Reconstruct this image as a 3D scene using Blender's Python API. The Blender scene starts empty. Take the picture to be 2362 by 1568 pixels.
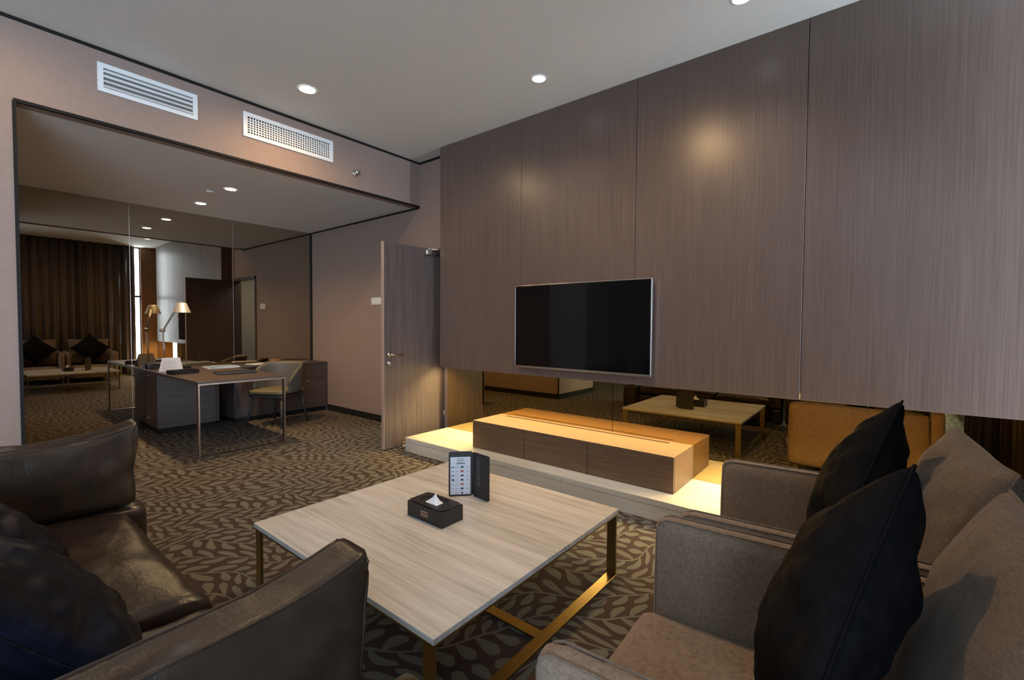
import bpy, bmesh, math, random
from mathutils import Vector, Matrix, noise, Euler
PI = math.pi
R = math.radians
sc = bpy.context.scene
COL = sc.collection

# ------------------------------------------------------------------ camera
CAM_H = 1.28
F_PX, YAW, PITCH, ROLL = 1047.87, R(51.349), R(-1.846), R(0.383)
fw = Vector((math.sin(YAW)*math.cos(PITCH), math.cos(YAW)*math.cos(PITCH), math.sin(PITCH)))
rt0 = Vector((math.cos(YAW), -math.sin(YAW), 0)); up0 = rt0.cross(fw)
rt = rt0*math.cos(ROLL)+up0*math.sin(ROLL); up = up0*math.cos(ROLL)-rt0*math.sin(ROLL)
cd = bpy.data.cameras.new('camera'); cam = bpy.data.objects.new('camera', cd); COL.objects.link(cam)
cd.sensor_fit = 'HORIZONTAL'; cd.sensor_width = 36; cd.lens = F_PX/2362*36; cd.clip_start = .02
cam.matrix_world = Matrix(((rt.x, up.x, -fw.x, 0), (rt.y, up.y, -fw.y, 0), (rt.z, up.z, -fw.z, CAM_H), (0, 0, 0, 1)))
sc.camera = cam

# ------------------------------------------------------------------ world, exposure, big lights
vs = sc.view_settings
vs.view_transform = 'Standard'; vs.look = 'None'; vs.gamma = 1; vs.use_curve_mapping = False
vs.exposure = 1.0
sc.cycles.use_denoising = True
sc.cycles.max_bounces = 10; sc.cycles.diffuse_bounces = 6; sc.cycles.glossy_bounces = 6
sc.cycles.sample_clamp_indirect = 4.0
world = bpy.data.worlds.new('world'); sc.world = world; world.use_nodes = True
bg = world.node_tree.nodes['Background']; bg.inputs[0].default_value = (.62, .8, 1, 1); bg.inputs[1].default_value = 3.0

def area(name, loc, rot, sx, sy, energy, color, parent=None, spread=None):
    l = bpy.data.lights.new(name, 'AREA'); l.shape = 'RECTANGLE'; l.size = sx; l.size_y = sy; l.energy = energy; l.color = color
    if spread: l.spread = spread
    o = bpy.data.objects.new(name, l); COL.objects.link(o); o.location = loc; o.rotation_euler = rot
    if parent: o.parent = parent
    return o
DAY = (.74, .87, 1.0)
# daylight entering through the uncurtained rear-left window and the slit beside the curtain (both stand outside the glass)
area('daylight', (-2.65, -1.5, 1.65), (R(90), 0, 0), 3.6, 2.9, 200, DAY)
area('daylight', (2.7, -1.6, 1.65), (R(90), 0, 0), 1.9, 3.1, 700, DAY)
# warm strip hidden behind the lower edge of the television wall panelling
LED = (1.0, .73, .30)
area('strip_light', (3.445, 1.5, .834), (0, 0, 0), .03, 4.36, 50, LED)

# room numbers
XW, XP, XM, YB, YM, ZC, ZN, XL = 3.57, 3.393, 3.483, 4.28, 6.843, 3.197, 2.6775, .302
YR, XF = -1.0, -7.0

# ------------------------------------------------------------------ helpers
def lin(h):
    v = [int(h[i:i+2], 16)/255 for i in (0, 2, 4)]
    return tuple(x/12.92 if x <= .04045 else ((x+.055)/1.055)**2.4 for x in v)+(1,)

class NT:
    def __init__(s, m): s.t = m.node_tree; s.n = s.t.nodes; s.l = s.t.links
    def put(s, sock, v):
        if hasattr(v, 'is_linked') or isinstance(v, bpy.types.NodeSocket): s.l.new(v, sock)
        elif v is not None: sock.default_value = v
    def math(s, op, a, b=None, c=None):
        n = s.n.new('ShaderNodeMath'); n.operation = op
        for i, v in enumerate((a, b, c)):
            if v is not None: s.put(n.inputs[i], v)
        return n.outputs[0]
    def pos(s, obj=False):
        if obj: return s.n.new('ShaderNodeTexCoord').outputs['Object']
        return s.n.new('ShaderNodeNewGeometry').outputs['Position']
    def sep(s, v):
        n = s.n.new('ShaderNodeSeparateXYZ'); s.l.new(v, n.inputs[0]); return n.outputs
    def comb(s, x, y, z=0):
        n = s.n.new('ShaderNodeCombineXYZ')
        for i, v in enumerate((x, y, z)): s.put(n.inputs[i], v)
        return n.outputs[0]
    def scale(s, v, sc_):
        n = s.n.new('ShaderNodeMapping'); s.l.new(v, n.inputs[0]); n.inputs['Scale'].default_value = sc_; return n.outputs[0]
    def noise(s, v, scale=1, detail=3, rough=.55, dist=0):
        n = s.n.new('ShaderNodeTexNoise'); s.l.new(v, n.inputs['Vector'])
        n.inputs['Scale'].default_value = scale; n.inputs['Detail'].default_value = detail
        n.inputs['Roughness'].default_value = rough; n.inputs['Distortion'].default_value = dist
        return n.outputs['Fac']
    def ramp(s, f, stops):
        n = s.n.new('ShaderNodeValToRGB'); s.l.new(f, n.inputs[0]); e = n.color_ramp.elements
        while len(e) < len(stops): e.new(.5)
        for i, (p, c) in enumerate(stops): e[i].position = p; e[i].color = c
        return n.outputs[0]
    def mix(s, f, a, b):
        n = s.n.new('ShaderNodeMix'); n.data_type = 'RGBA'; s.put(n.inputs[0], f); s.put(n.inputs[6], a); s.put(n.inputs[7], b); return n.outputs[2]
    def bump(s, h, strength=.3, dist=.002):
        n = s.n.new('ShaderNodeBump'); s.l.new(h, n.inputs['Height']); n.inputs['Strength'].default_value = strength; n.inputs['Distance'].default_value = dist
        return n.outputs[0]

def mat(name, color=(.5, .5, .5, 1), rough=.6, metal=0, spec=.5, emit=None, es=0, sheen=0):
    m = bpy.data.materials.new(name); m.use_nodes = True
    b = m.node_tree.nodes['Principled BSDF']
    b.inputs['Base Color'].default_value = color; b.inputs['Roughness'].default_value = rough
    b.inputs['Metallic'].default_value = metal; b.inputs['Specular IOR Level'].default_value = spec
    if emit: b.inputs['Emission Color'].default_value = emit; b.inputs['Emission Strength'].default_value = es
    if sheen: b.inputs['Sheen Weight'].default_value = sheen
    return m
def bsdf(m): return m.node_tree.nodes['Principled BSDF']

def wood(name, ca, cb, grain='z', rough=.42, fine=150, spec=.5):
    m = mat(name, rough=rough, spec=spec); t = NT(m); p = t.pos()
    sc_ = {'z': (fine, fine, 1.6), 'y': (fine, 1.6, fine), 'x': (1.6, fine, fine)}[grain]
    n1 = t.noise(t.scale(p, sc_), 1, 4, .7)
    s2 = {'z': (14, 14, .5), 'y': (14, .5, 14), 'x': (.5, 14, 14)}[grain]
    n2 = t.noise(t.scale(p, s2), 1, 3, .5)
    f = t.math('ADD', t.math('MULTIPLY', n1, .86), t.math('MULTIPLY', n2, .14))
    c = t.ramp(f, [(.34, ca), (.66, cb)])
    t.l.new(c, bsdf(m).inputs['Base Color'])
    t.l.new(t.bump(n1, .25, .0006), bsdf(m).inputs['Normal'])
    return m

def fabric(name, ca, cb, rough=.9, sheen=.15, sc_=330):
    m = mat(name, rough=rough, spec=.08 if sheen == 0 else .2, sheen=sheen); t = NT(m); p = t.pos(True)
    a = t.noise(t.scale(p, (sc_*.15, sc_*.15, sc_)), 1, 2, .6)
    b = t.noise(t.scale(p, (sc_, sc_, sc_*.15)), 1, 2, .6)
    f = t.math('MULTIPLY', t.math('ADD', a, b), .5)
    t.l.new(t.ramp(f, [(.36, ca), (.64, cb)]), bsdf(m).inputs['Base Color'])
    t.l.new(t.bump(f, .35, .0012), bsdf(m).inputs['Normal'])
    return m

def stone(name, ca, cb, cc, sx=26, sy=1.4, rough=.25):
    m = mat(name, rough=rough); t = NT(m); p = t.pos()
    n1 = t.noise(t.scale(p, (sx, sy, sx)), 1, 6, .62, .6)
    n2 = t.noise(t.scale(p, (sx*4.2, sy*2.2, sx*4.2)), 1, 4, .6, .3)
    f = t.math('ADD', t.math('MULTIPLY', n1, .62), t.math('MULTIPLY', n2, .38))
    t.l.new(t.ramp(f, [(.33, ca), (.5, cb), (.66, cc)]), bsdf(m).inputs['Base Color'])
    return m

def carpet():
    m = mat('leaf_carpet', rough=.95, spec=.1); t = NT(m); p = t.pos()
    wn = t.n.new('ShaderNodeTexNoise'); t.l.new(p, wn.inputs['Vector']); wn.inputs['Scale'].default_value = 1.9; wn.inputs['Detail'].default_value = 1
    wx, wy, _ = t.sep(wn.outputs['Color'])
    x, y, _ = t.sep(p)
    x = t.math('ADD', x, t.math('MULTIPLY', t.math('SUBTRACT', wx, .5), .32))
    y = t.math('ADD', y, t.math('MULTIPLY', t.math('SUBTRACT', wy, .5), .32))
    ca, sa = math.cos(R(-38)), math.sin(R(-38))
    X = t.math('ADD', t.math('MULTIPLY', x, ca), t.math('MULTIPLY', y, sa))
    Y = t.math('SUBTRACT', t.math('MULTIPLY', y, ca), t.math('MULTIPLY', x, sa))
    Y = t.math('ADD', Y, t.math('MULTIPLY', t.math('SINE', t.math('MULTIPLY', X, 2*PI/.85)), .05))
    Y = t.math('ADD', Y, t.math('MULTIPLY', t.math('SINE', t.math('MULTIPLY', X, 2*PI/.37)), .016))
    S, A = .188, .098
    ry = t.math('DIVIDE', Y, S); row = t.math('FLOOR', ry)
    v = t.math('MULTIPLY', t.math('SUBTRACT', t.math('SUBTRACT', ry, row), .5), S)
    par = t.math('SUBTRACT', t.math('MULTIPLY', t.math('PINGPONG', row, 1), 2), 1)      # -1 / +1 by row
    off = t.math('MULTIPLY', row, .37)
    side = t.math('MULTIPLY', t.math('GREATER_THAN', v, 0), .5)
    ux = t.math('ADD', t.math('ADD', t.math('MULTIPLY', t.math('DIVIDE', X, A), par), off), side)
    u = t.math('MULTIPLY', t.math('SUBTRACT', t.math('SUBTRACT', ux, t.math('FLOOR', ux)), .5), A)
    w = t.math('SUBTRACT', t.math('ABSOLUTE', v), .050)
    def leaf(u, w, ang, hl, hw, bend):
        c, s = math.cos(ang), math.sin(ang)
        a = t.math('ADD', t.math('MULTIPLY', u, c), t.math('MULTIPLY', w, s))
        b = t.math('SUBTRACT', t.math('MULTIPLY', w, c), t.math('MULTIPLY', u, s))
        q = t.math('DIVIDE', a, hl); q2 = t.math('MULTIPLY', q, q)
        b = t.math('ADD', b, t.math('MULTIPLY', q2, bend))
        lim = t.math('MULTIPLY', t.math('SUBTRACT', 1, q2), t.math('MULTIPLY', t.math('ADD', 1.0, t.math('MULTIPLY', q, .35)), hw))
        return t.math('SUBTRACT', lim, t.math('ABSOLUTE', b))
    d1 = leaf(u, w, R(40), .072, .0212, .020)
    stem = t.math('SUBTRACT', .0058, t.math('ABSOLUTE', v))
    d = t.math('MAXIMUM', d1, stem)
    f = t.n.new('ShaderNodeMapRange'); t.l.new(d, f.inputs[0]); f.inputs[1].default_value = -.0012; f.inputs[2].default_value = .0012
    pile = t.noise(p, 420, 2, .6)
    dark = t.ramp(pile, [(.3, (.046, .031, .027, 1)), (.7, (.078, .055, .046, 1))])
    lite = t.ramp(pile, [(.3, (.115, .110, .090, 1)), (.7, (.175, .168, .138, 1))])
    t.l.new(t.mix(f.outputs[0], dark, lite), bsdf(m).inputs['Base Color'])
    t.l.new(t.bump(t.math('ADD', pile, t.math('MULTIPLY', f.outputs[0], .6)), .35, .003), bsdf(m).inputs['Normal'])
    return m

def wallpaper(name, c, amp=.06, rough=.75, sc_=55):
    m = mat(name, c, rough, spec=.3); t = NT(m); p = t.pos()
    n = t.noise(p, sc_, 3, .6)
    k = lambda f: (c[0]*f, c[1]*f, c[2]*f, 1)
    t.l.new(t.ramp(n, [(.3, k(1-amp)), (.7, k(1+amp))]), bsdf(m).inputs['Base Color'])
    t.l.new(t.bump(n, .3, .002), bsdf(m).inputs['Normal'])
    return m

M = {}
M['carpet'] = carpet()
M['ceiling'] = wallpaper('ceiling_paint', (.66, .645, .61, 1), .02, .85, 25)
M['wall'] = wallpaper('brown_wallpaper', (.285, .207, .172, 1))
M['bulk'] = wallpaper('brown_wallpaper_upper', (.30, .21, .17, 1))
M['dark'] = mat('dark_trim', (.018, .016, .015, 1), .6, 0, .1)
M['panel'] = wood('wall_veneer', (.098, .068, .057, 1), (.162, .114, .097, 1), 'z', .30, 160, .5)
M['door'] = wood('door_veneer', (.060, .045, .043, 1), (.125, .097, .090, 1), 'z', .45, 120, .4)
M['edge'] = wood('door_edge', (.30, .22, .18, 1), (.42, .32, .27, 1), 'z', .5, 120)
M['console'] = wood('console_veneer', (.084, .049, .030, 1), (.170, .104, .062, 1), 'y', .42, 110)
M['desk'] = wood('desk_veneer', (.050, .036, .033, 1), (.105, .078, .072, 1), 'x', .35, 110)
M['marble'] = stone('plinth_marble', (.47, .43, .36, 1), (.60, .56, .48, 1), (.70, .66, .57, 1), 10, .8, .35)
M['travertine'] = stone('table_travertine', (.38, .34, .29, 1), (.54, .495, .435, 1), (.67, .63, .57, 1), 17, 1.1, .22)
M['mirror'] = mat('bronze_mirror', (.50, .39, .19, 1), .0, 1.0)
M['mirror2'] = mat('smoked_mirror', (.47, .41, .33, 1), .0, 1.0)
M['gold'] = mat('brushed_brass', (.50, .37, .16, 1), .30, 1.0)
M['steel'] = mat('brushed_steel', (.55, .53, .50, 1), .3, 1.0)
M['shade'] = mat('satin_aluminium', (.78, .76, .70, 1), .42, .7)
M['bronze'] = mat('bronze_frame', (.42, .33, .27, 1), .3, 1.0)
M['chrome'] = mat('chrome', (.75, .75, .74, 1), .12, 1.0)
M['fabric'] = fabric('taupe_fabric', (.155, .104, .070, 1), (.265, .192, .138, 1))
M['pillowfab'] = fabric('taupe_pillow', (.110, .077, .055, 1), (.18, .132, .095, 1))
M['black'] = fabric('black_satin', (.003, .003, .0035, 1), (.007, .0065, .008, 1), .8, 0, 60)
M['navy'] = fabric('blue_black_satin', (.004, .005, .010, 1), (.010, .012, .022, 1), .45, 0, 60)
lm = mat('brown_leather', (.05, .036, .03, 1), .30, spec=.5); M['leather'] = lm
t = NT(lm); pn = t.noise(t.pos(True), 9, 4, .6); pf = t.noise(t.pos(True), 260, 2, .5)
t.l.new(t.ramp(pn, [(.3, (.018, .011, .008, 1)), (.7, (.036, .023, .015, 1))]), bsdf(lm).inputs['Base Color'])
t.l.new(t.bump(t.math('ADD', pn, t.math('MULTIPLY', pf, .10)), .55, .010), bsdf(lm).inputs['Normal'])
M['white'] = mat('white_paint', (.74, .75, .76, 1), .5)
M['plastic'] = mat('white_plastic', (.68, .66, .60, 1), .4)
M['screen'] = mat('tv_glass', (.004, .004, .005, 1), .06, spec=.35)
M['glow'] = mat('lamp_glow', (1, 1, 1, 1), .5, emit=(1, .86, .58, 1), es=26)
M['glow_cool'] = mat('lamp_glow_pale', (1, 1, 1, 1), .5, emit=(1, .98, .95, 1), es=2.2)
M['paper'] = mat('paper', (.62, .63, .68, 1), .7)
M['tissue'] = mat('tissue', (.72, .72, .78, 1), .8)
M['blackleather'] = mat('black_leatherette', (.012, .011, .013, 1), .42)
M['ink'] = mat('ink', (.03, .03, .06, 1), .6)
M['red'] = mat('red_ink', (.45, .08, .08, 1), .6)
M['greyink'] = mat('grey_ink', (.16, .15, .14, 1), .6)
cm = mat('brown_curtain', rough=.85, spec=.2, sheen=.2); M['curtain'] = cm
t = NT(cm); px_, py_, pz_ = t.sep(t.pos())
st = t.noise(t.scale(t.pos(), (9, 9, .05)), 1, 2, .5)
t.l.new(t.ramp(st, [(.38, (.060, .046, .040, 1)), (.62, (.15, .105, .083, 1))]), bsdf(cm).inputs['Base Color'])
M['orange'] = wood('orange_veneer', (.20, .10, .045, 1), (.32, .17, .08, 1), 'z', .5, 60)
M['corridor'] = wallpaper('corridor_paint', (.5, .5, .47, 1))
M['pale_shell'] = mat('chair_upholstery', (.10, .097, .092, 1), .55)
M['seatpad'] = mat('chair_seat', (.13, .11, .065, 1), .6)
M['chairleg'] = mat('dark_chair_wood', (.035, .035, .035, 1), .45)
M['blue'] = mat('blue_booklet', (.20, .30, .33, 1), .5)
M['brown'] = mat('brown_wood_item', (.25, .12, .06, 1), .5)
gl = bpy.data.materials.new('window_glass'); gl.use_nodes = True; nt_ = gl.node_tree; nt_.nodes.clear()
o_ = nt_.nodes.new('ShaderNodeOutputMaterial'); mx_n = nt_.nodes.new('ShaderNodeMixShader'); tr_ = nt_.nodes.new('ShaderNodeBsdfTransparent'); gs_ = nt_.nodes.new('ShaderNodeBsdfGlossy')
gs_.inputs['Roughness'].default_value = .0; mx_n.inputs[0].default_value = .06; tr_.inputs[0].default_value = (.94, .97, 1, 1)
nt_.links.new(tr_.outputs[0], mx_n.inputs[1]); nt_.links.new(gs_.outputs[0], mx_n.inputs[2]); nt_.links.new(mx_n.outputs[0], o_.inputs[0]); M['glass'] = gl

def link(name, bm, m, parent=None, smooth=False, local=False, kind=None):
    if parent is not None and not local:
        bm.transform(parent_mats[parent.name].inverted())
    me = bpy.data.meshes.new(name); bmesh.ops.recalc_face_normals(bm, faces=bm.faces); bm.to_mesh(me); bm.free()
    if smooth:
        for p in me.polygons: p.use_smooth = True
    o = bpy.data.objects.new(name, me); COL.objects.link(o)
    if m is not None: me.materials.append(m)
    if parent: o.parent = parent
    if kind: o['kind'] = kind
    return o
parent_mats = {}
def thing(name, label, cat, loc=(0, 0, 0), rotz=0, group=None, mtx=None, kind=None):
    o = bpy.data.objects.new(name, None); COL.objects.link(o); o.empty_display_size = .1
    mw = mtx if mtx is not None else Matrix.Translation(loc) @ Matrix.Rotation(rotz, 4, 'Z')
    o.matrix_world = mw; parent_mats[o.name] = mw.copy()
    if label: o['label'] = label; o['category'] = cat
    if group: o['group'] = group
    if kind: o['kind'] = kind
    return o
def tag(o, label, cat, group=None):
    o['label'] = label; o['category'] = cat
    if group: o['group'] = group
    return o
def B(): return bmesh.new()
def box(bm, x0, x1, y0, y1, z0, z1, bev=0, seg=2):
    r = bmesh.ops.create_cube(bm, size=1)
    bmesh.ops.transform(bm, matrix=Matrix.Translation(((x0+x1)/2, (y0+y1)/2, (z0+z1)/2)) @ Matrix.Diagonal((x1-x0, y1-y0, z1-z0, 1)), verts=r['verts'])
    if bev:
        es = list({e for v in r['verts'] for e in v.link_edges})
        bmesh.ops.bevel(bm, geom=es, offset=bev, segments=seg, profile=.5, affect='EDGES')
    return bm
def bx(*a, **k): return box(B(), *a, **k)
def cyl(bm, p0, p1, r0, r1=None, n=20, cap=True):
    r1 = r0 if r1 is None else r1
    p0, p1 = Vector(p0), Vector(p1); d = p1-p0
    m = Matrix.Translation((p0+p1)/2) @ d.to_track_quat('Z', 'Y').to_matrix().to_4x4()
    bmesh.ops.create_cone(bm, cap_ends=cap, segments=n, radius1=r0, radius2=r1, depth=d.length, matrix=m)
    return bm
def tube(bm, pts, r, n=8, closed=False):
    pts = [Vector(p) for p in pts]; N = len(pts); rings = []
    up_ = Vector((0, 0, 1))
    for i, p in enumerate(pts):
        a = pts[(i-1) % N] if (closed or i > 0) else p; b = pts[(i+1) % N] if (closed or i < N-1) else p
        d = (b-a).normalized(); s = d.cross(up_)
        if s.length < 1e-3: s = d.cross(Vector((1, 0, 0)))
        s.normalize(); t_ = s.cross(d)
        rings.append([bm.verts.new(p+(s*math.cos(2*PI*k/n)+t_*math.sin(2*PI*k/n))*r) for k in range(n)])
    for i in range(N if closed else N-1):
        A, C_ = rings[i], rings[(i+1) % N]
        for k in range(n): bm.faces.new((A[k], A[(k+1) % n], C_[(k+1) % n], C_[k]))
    if not closed: bm.faces.new(rings[0][::-1]); bm.faces.new(rings[-1])
    return bm
def lathe(bm, prof, c=(0, 0, 0), n=28, mtx=None):
    rings = []
    for r, z in prof:
        rings.append([bm.verts.new((max(r, 1e-5)*math.cos(2*PI*k/n)+c[0], max(r, 1e-5)*math.sin(2*PI*k/n)+c[1], z+c[2])) for k in range(n)])
    for A, C_ in zip(rings, rings[1:]):
        for k in range(n): bm.faces.new((A[k], A[(k+1) % n], C_[(k+1) % n], C_[k]))
    if mtx is not None: bm.transform(mtx)
    return bm
def prism(bm, pts, z0, z1):
    a = [bm.verts.new((p[0], p[1], z0)) for p in pts]; b = [bm.verts.new((p[0], p[1], z1)) for p in pts]
    bm.faces.new(a[::-1]); bm.faces.new(b)
    for i in range(len(a)): bm.faces.new((a[i], a[(i+1) % len(a)], b[(i+1) % len(a)], b[i]))
    return bm
def pillow(w, h, th, seed=0, n=44, pinch=.09, wr=.006, ex=.42):
    bm = B(); off = Vector((seed*3.7, seed*1.3, seed*7.1))
    g = {}
    for s in (1, -1):
        for i in range(n+1):
            for j in range(n+1):
                u, v = -1+2*i/n, -1+2*j/n
                if s < 0 and (i in (0, n) or j in (0, n)): g[(s, i, j)] = g[(1, i, j)]; continue
                x = w/2*u*(1-pinch*(1-v*v)); y = h/2*v*(1-pinch*(1-u*u))
                t_ = th/2*max(0, (1-u*u)*(1-v*v))**ex
                env = min(1, (1-abs(u))*4)*min(1, (1-abs(v))*4)
                ed = max(abs(u), abs(v))
                # folds running in from the seams
                a = math.atan2(v, u)
                fold = math.sin(a*11+seed+2*noise.noise(Vector((u*2, v*2, seed))))*ed**3*.8+noise.noise(Vector((u*2.3, v*2.3, 3*s))+off)*1.4+noise.noise(Vector((u*5, v*5, s))+off)*.6
                g[(s, i, j)] = bm.verts.new((x, y, s*(t_+wr*fold*env*(.4+ed))))
    for s in (1, -1):
        for i in range(n):
            for j in range(n):
                f = [g[(s, i, j)], g[(s, i+1, j)], g[(s, i+1, j+1)], g[(s, i, j+1)]]
                bm.faces.new(f if s > 0 else f[::-1])
    return bm
def pillow_seam(w, h, pinch=.09, r=.004, n=24):
    pts = []
    for k in range(n): pts.append((-1+2*k/n, -1))
    for k in range(n): pts.append((1, -1+2*k/n))
    for k in range(n): pts.append((1-2*k/n, 1))
    for k in range(n): pts.append((-1, 1-2*k/n))
    return tube(B(), [(w/2*u*(1-pinch*(1-v*v)), h/2*v*(1-pinch*(1-u*u)), 0) for u, v in pts], r, 6, True)
def pad_point(u, w, s, x0, x1, y0, y1, z0, z1, r, puff, wr, seed, fn):
    hx, hy, hz = (x1-x0)/2, (y1-y0)/2, (z1-z0)/2; c = Vector(((x0+x1)/2, (y0+y1)/2, (z0+z1)/2)); off = Vector((seed*5.1, seed*2.2, seed))
    p = Vector((u*hx, w*hy, s*hz))
    inner = Vector((max(-hx+r, min(hx-r, p.x)), max(-hy+r, min(hy-r, p.y)), max(-hz+r, min(hz-r, p.z))))
    d = p-inner
    if d.length > 1e-9: p = inner+d.normalized()*max(abs(d.x), abs(d.y), abs(d.z))
    p.x += puff[0]*u*(1-w*w)*(1-s*s); p.y += puff[1]*w*(1-u*u)*(1-s*s); p.z += puff[2]*s*(1-u*u)*(1-w*w)
    if wr:
        q = (p+c)
        nn = noise.noise(Vector((q.x*5, q.y*5, q.z*5))+off)+.5*noise.noise(Vector((q.x*13, q.y*13, q.z*13))+off)
        p += Vector((u, w, s)).normalized()*wr*nn
    if fn: p = fn(p, u, w, s)
    return p+c
def pad(x0, x1, y0, y1, z0, z1, r=.03, puff=(0, 0, 0), wr=0, seed=0, n=14, fn=None):
    """soft upholstered block: rounded edges, faces swelling by puff, optional wrinkles"""
    bm = B(); bmesh.ops.create_cube(bm, size=2)
    bmesh.ops.subdivide_edges(bm, edges=bm.edges[:], cuts=n, use_grid_fill=True)
    k = lambda q: math.copysign(abs(q)**.75, q)
    for v in bm.verts: v.co = pad_point(k(v.co.x), k(v.co.y), k(v.co.z), x0, x1, y0, y1, z0, z1, r, puff, wr, seed, fn)
    return bm
def pad_welt(args, r, puff, wr, seed, fn, w, par, rad=.004, m='leather'):
    """piping running over the top edge of a pad, from the back over the front corner and down"""
    p = [pad_point(-.98+1.96*k/40, w, 1, *args, r, puff, wr, seed, fn) for k in range(41)]
    p += [pad_point(1, w, .98-1.9*k/20, *args, r, puff, wr, seed, fn) for k in range(1, 21)]
    return link('piping', tube(B(), p, rad, 6), M[m], par, smooth=True)
def path_rrect(x0, x1, y0, y1, z, r=.02, k=4):
    pts = []
    for cx, cy, a0 in ((x1-r, y1-r, 0), (x0+r, y1-r, 90), (x0+r, y0+r, 180), (x1-r, y0+r, 270)):
        for i in range(k+1):
            a = R(a0+90*i/k); pts.append((cx+r*math.cos(a), cy+r*math.sin(a), z))
    return pts

# ------------------------------------------------------------------ structure
def S(name, bm, m): return link(name, bm, m, kind='structure')
S('floor', bx(XF, 5.2, YR-.15, YM+.1, -.06, 0), M['carpet'])
S('ceiling', bx(XF, XW+.1, YR-.15, YB+.1, ZC, ZC+.06), M['ceiling'])
S('ceiling_alcove', bx(XF, XW+.1, YB+.02, YM+.1, ZN, ZN+.05), M['ceiling'])
b = B(); box(b, XF, XW, YB, YB+.12, ZN, ZC); box(b, -.92, XL, YB, YB+.12, 0, ZN)
S('wall_back', b, M['wall'])
S('wall_alcove_left', bx(XL-.12, XL, YB+.12, YM, 0, ZN), M['wall'])
S('wall_alcove_back', bx(XF, XW+.1, YM+.012, YM+.1, 0, ZN), M['wall'])
S('wall_left', bx(XF-.1, XF, YR-.15, YM+.1, 0, ZC), M['wall'])
D0, D1, DZ = 3.86, 4.83, 2.125
b = B(); box(b, XW, XW+.1, YR-.15, D0-.02, 0, ZC); box(b, XW, XW+.1, D1+.02, YM+.1, 0, ZC); box(b, XW, XW+.1, D0-.02, D1+.02, DZ+.02, ZC)
S('wall_right', b, M['wall'])
b = B(); box(b, 5.05, 5.15, 3.0, 6.0, 0, ZC); box(b, XW+.1, 5.05, 3.0, 3.1, 0, ZC); box(b, XW+.1, 5.05, 5.9, 6.0, 0, ZC); box(b, XW+.1, 5.05, 3.1, 5.9, 2.6, 2.65)
S('wall_corridor', b, M['corridor'])
# rear wall with its windows: solid pieces around two openings
b = B(); box(b, -.9, 3.02, YR-.06, YR, 0, ZC); box(b, 3.16, XW, YR-.06, YR, 0, ZC); box(b, XF, -4.4, YR-.06, YR, 0, ZC)
box(b, -4.4, -.9, YR-.06, YR, 3.1, ZC); box(b, -4.4, -.9, YR-.06, YR, 0, .15)
S('wall_rear', b, M['wall'])
def window(name, x0, x1, z0, z1, mull):
    w = thing(name, None, None, (x0, YR-.05, z0), kind='structure')
    b = B(); box(b, x0, x0+.02, YR-.055, YR-.015, z0, z1); box(b, x1-.02, x1, YR-.055, YR-.015, z0, z1); box(b, x0, x1, YR-.055, YR-.015, z1-.03, z1); box(b, x0, x1, YR-.055, YR-.015, z0, z0+.03)
    for mz in mull[1]: box(b, x0, x1, YR-.055, YR-.015, mz-.025, mz+.025)
    for mx_ in mull[0]: box(b, mx_-.03, mx_+.03, YR-.055, YR-.015, z0, z1)
    link('window_frame', b, M['dark'], w); link('pane', bx(x0+.02, x1-.02, YR-.04, YR-.035, z0+.03, z1-.03), M['glass'], w)
window('window_1', 3.02, 3.16, 0.0, ZC, ([], [1.95]))
window('window_2', -4.4, -.9, .15, 3.1, ([-3.3, -2.1], [1.0]))
S('trim_1', bx(XF, XW, YB-.012, YB, ZC-.02, ZC), M['dark'])
S('trim_2', bx(XL, XW, YB-.006, YB+.02, ZN-.006, ZN+.014), M['dark'])
S('trim_3', bx(XW-.014, XW, YB, YM, ZN-.018, ZN), M['dark'])
S('trim_4', bx(XW-.012, XW, 3.74, YB, ZC-.022, ZC), M['dark'])
S('trim_5', bx(XW-.012, XW, YM-.03, YM+.01, 0, ZN-.018), M['dark'])
S('trim_6', bx(XL-.006, XL+.012, YB-.006, YB+.014, 0, ZN), M['dark'])
S('baseboard_right', bx(XW-.014, XW, D1+.06, 6.37, 0, .085), M['dark'])
S('baseboard_back', bx(-.93, XL+.0, YB-.014, YB, 0, .085), M['dark'])
S('baseboard_alcove', bx(XL, XL+.014, YB-.014, YM, 0, .085), M['dark'])

# mirrored glass at the back of the alcove, three panes
mw = thing('wall_mirror', 'floor-to-ceiling bronze mirror filling the back of the alcove behind the desk', 'mirror', (1.9, YM, 0))
for x0, x1 in ((XL, 1.374), (1.378, 2.470), (2.474, XW-.012)):
    link('mirror_pane', bx(x0, x1, YM, YM+.01, 0, ZN), M['mirror2'], mw)
for x in (1.376, 2.472): link('joint', bx(x-.0018, x+.0018, YM-.001, YM+.004, 0, ZN-.02), M['steel'], mw)
area('corridor_fill', (4.3, 4.5, 2.58), (0, 0, 0), .6, .6, 9, (1, .95, .85))  # unseen fill added under the corridor ceiling, brightens the corridor in the mirror
# low mirror under the panelling
lmr = thing('low_wall_mirror', 'low bronze mirror strip on the wall under the television panelling', 'mirror', (XM, 1.5, .14))
for y0, y1 in ((-.85, .02), (.024, 1.70), (1.704, 3.70)):
    link('mirror_pane', bx(XM, XM+.085, y0, y1, .1406, .95), M['mirror'], lmr)

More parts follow.
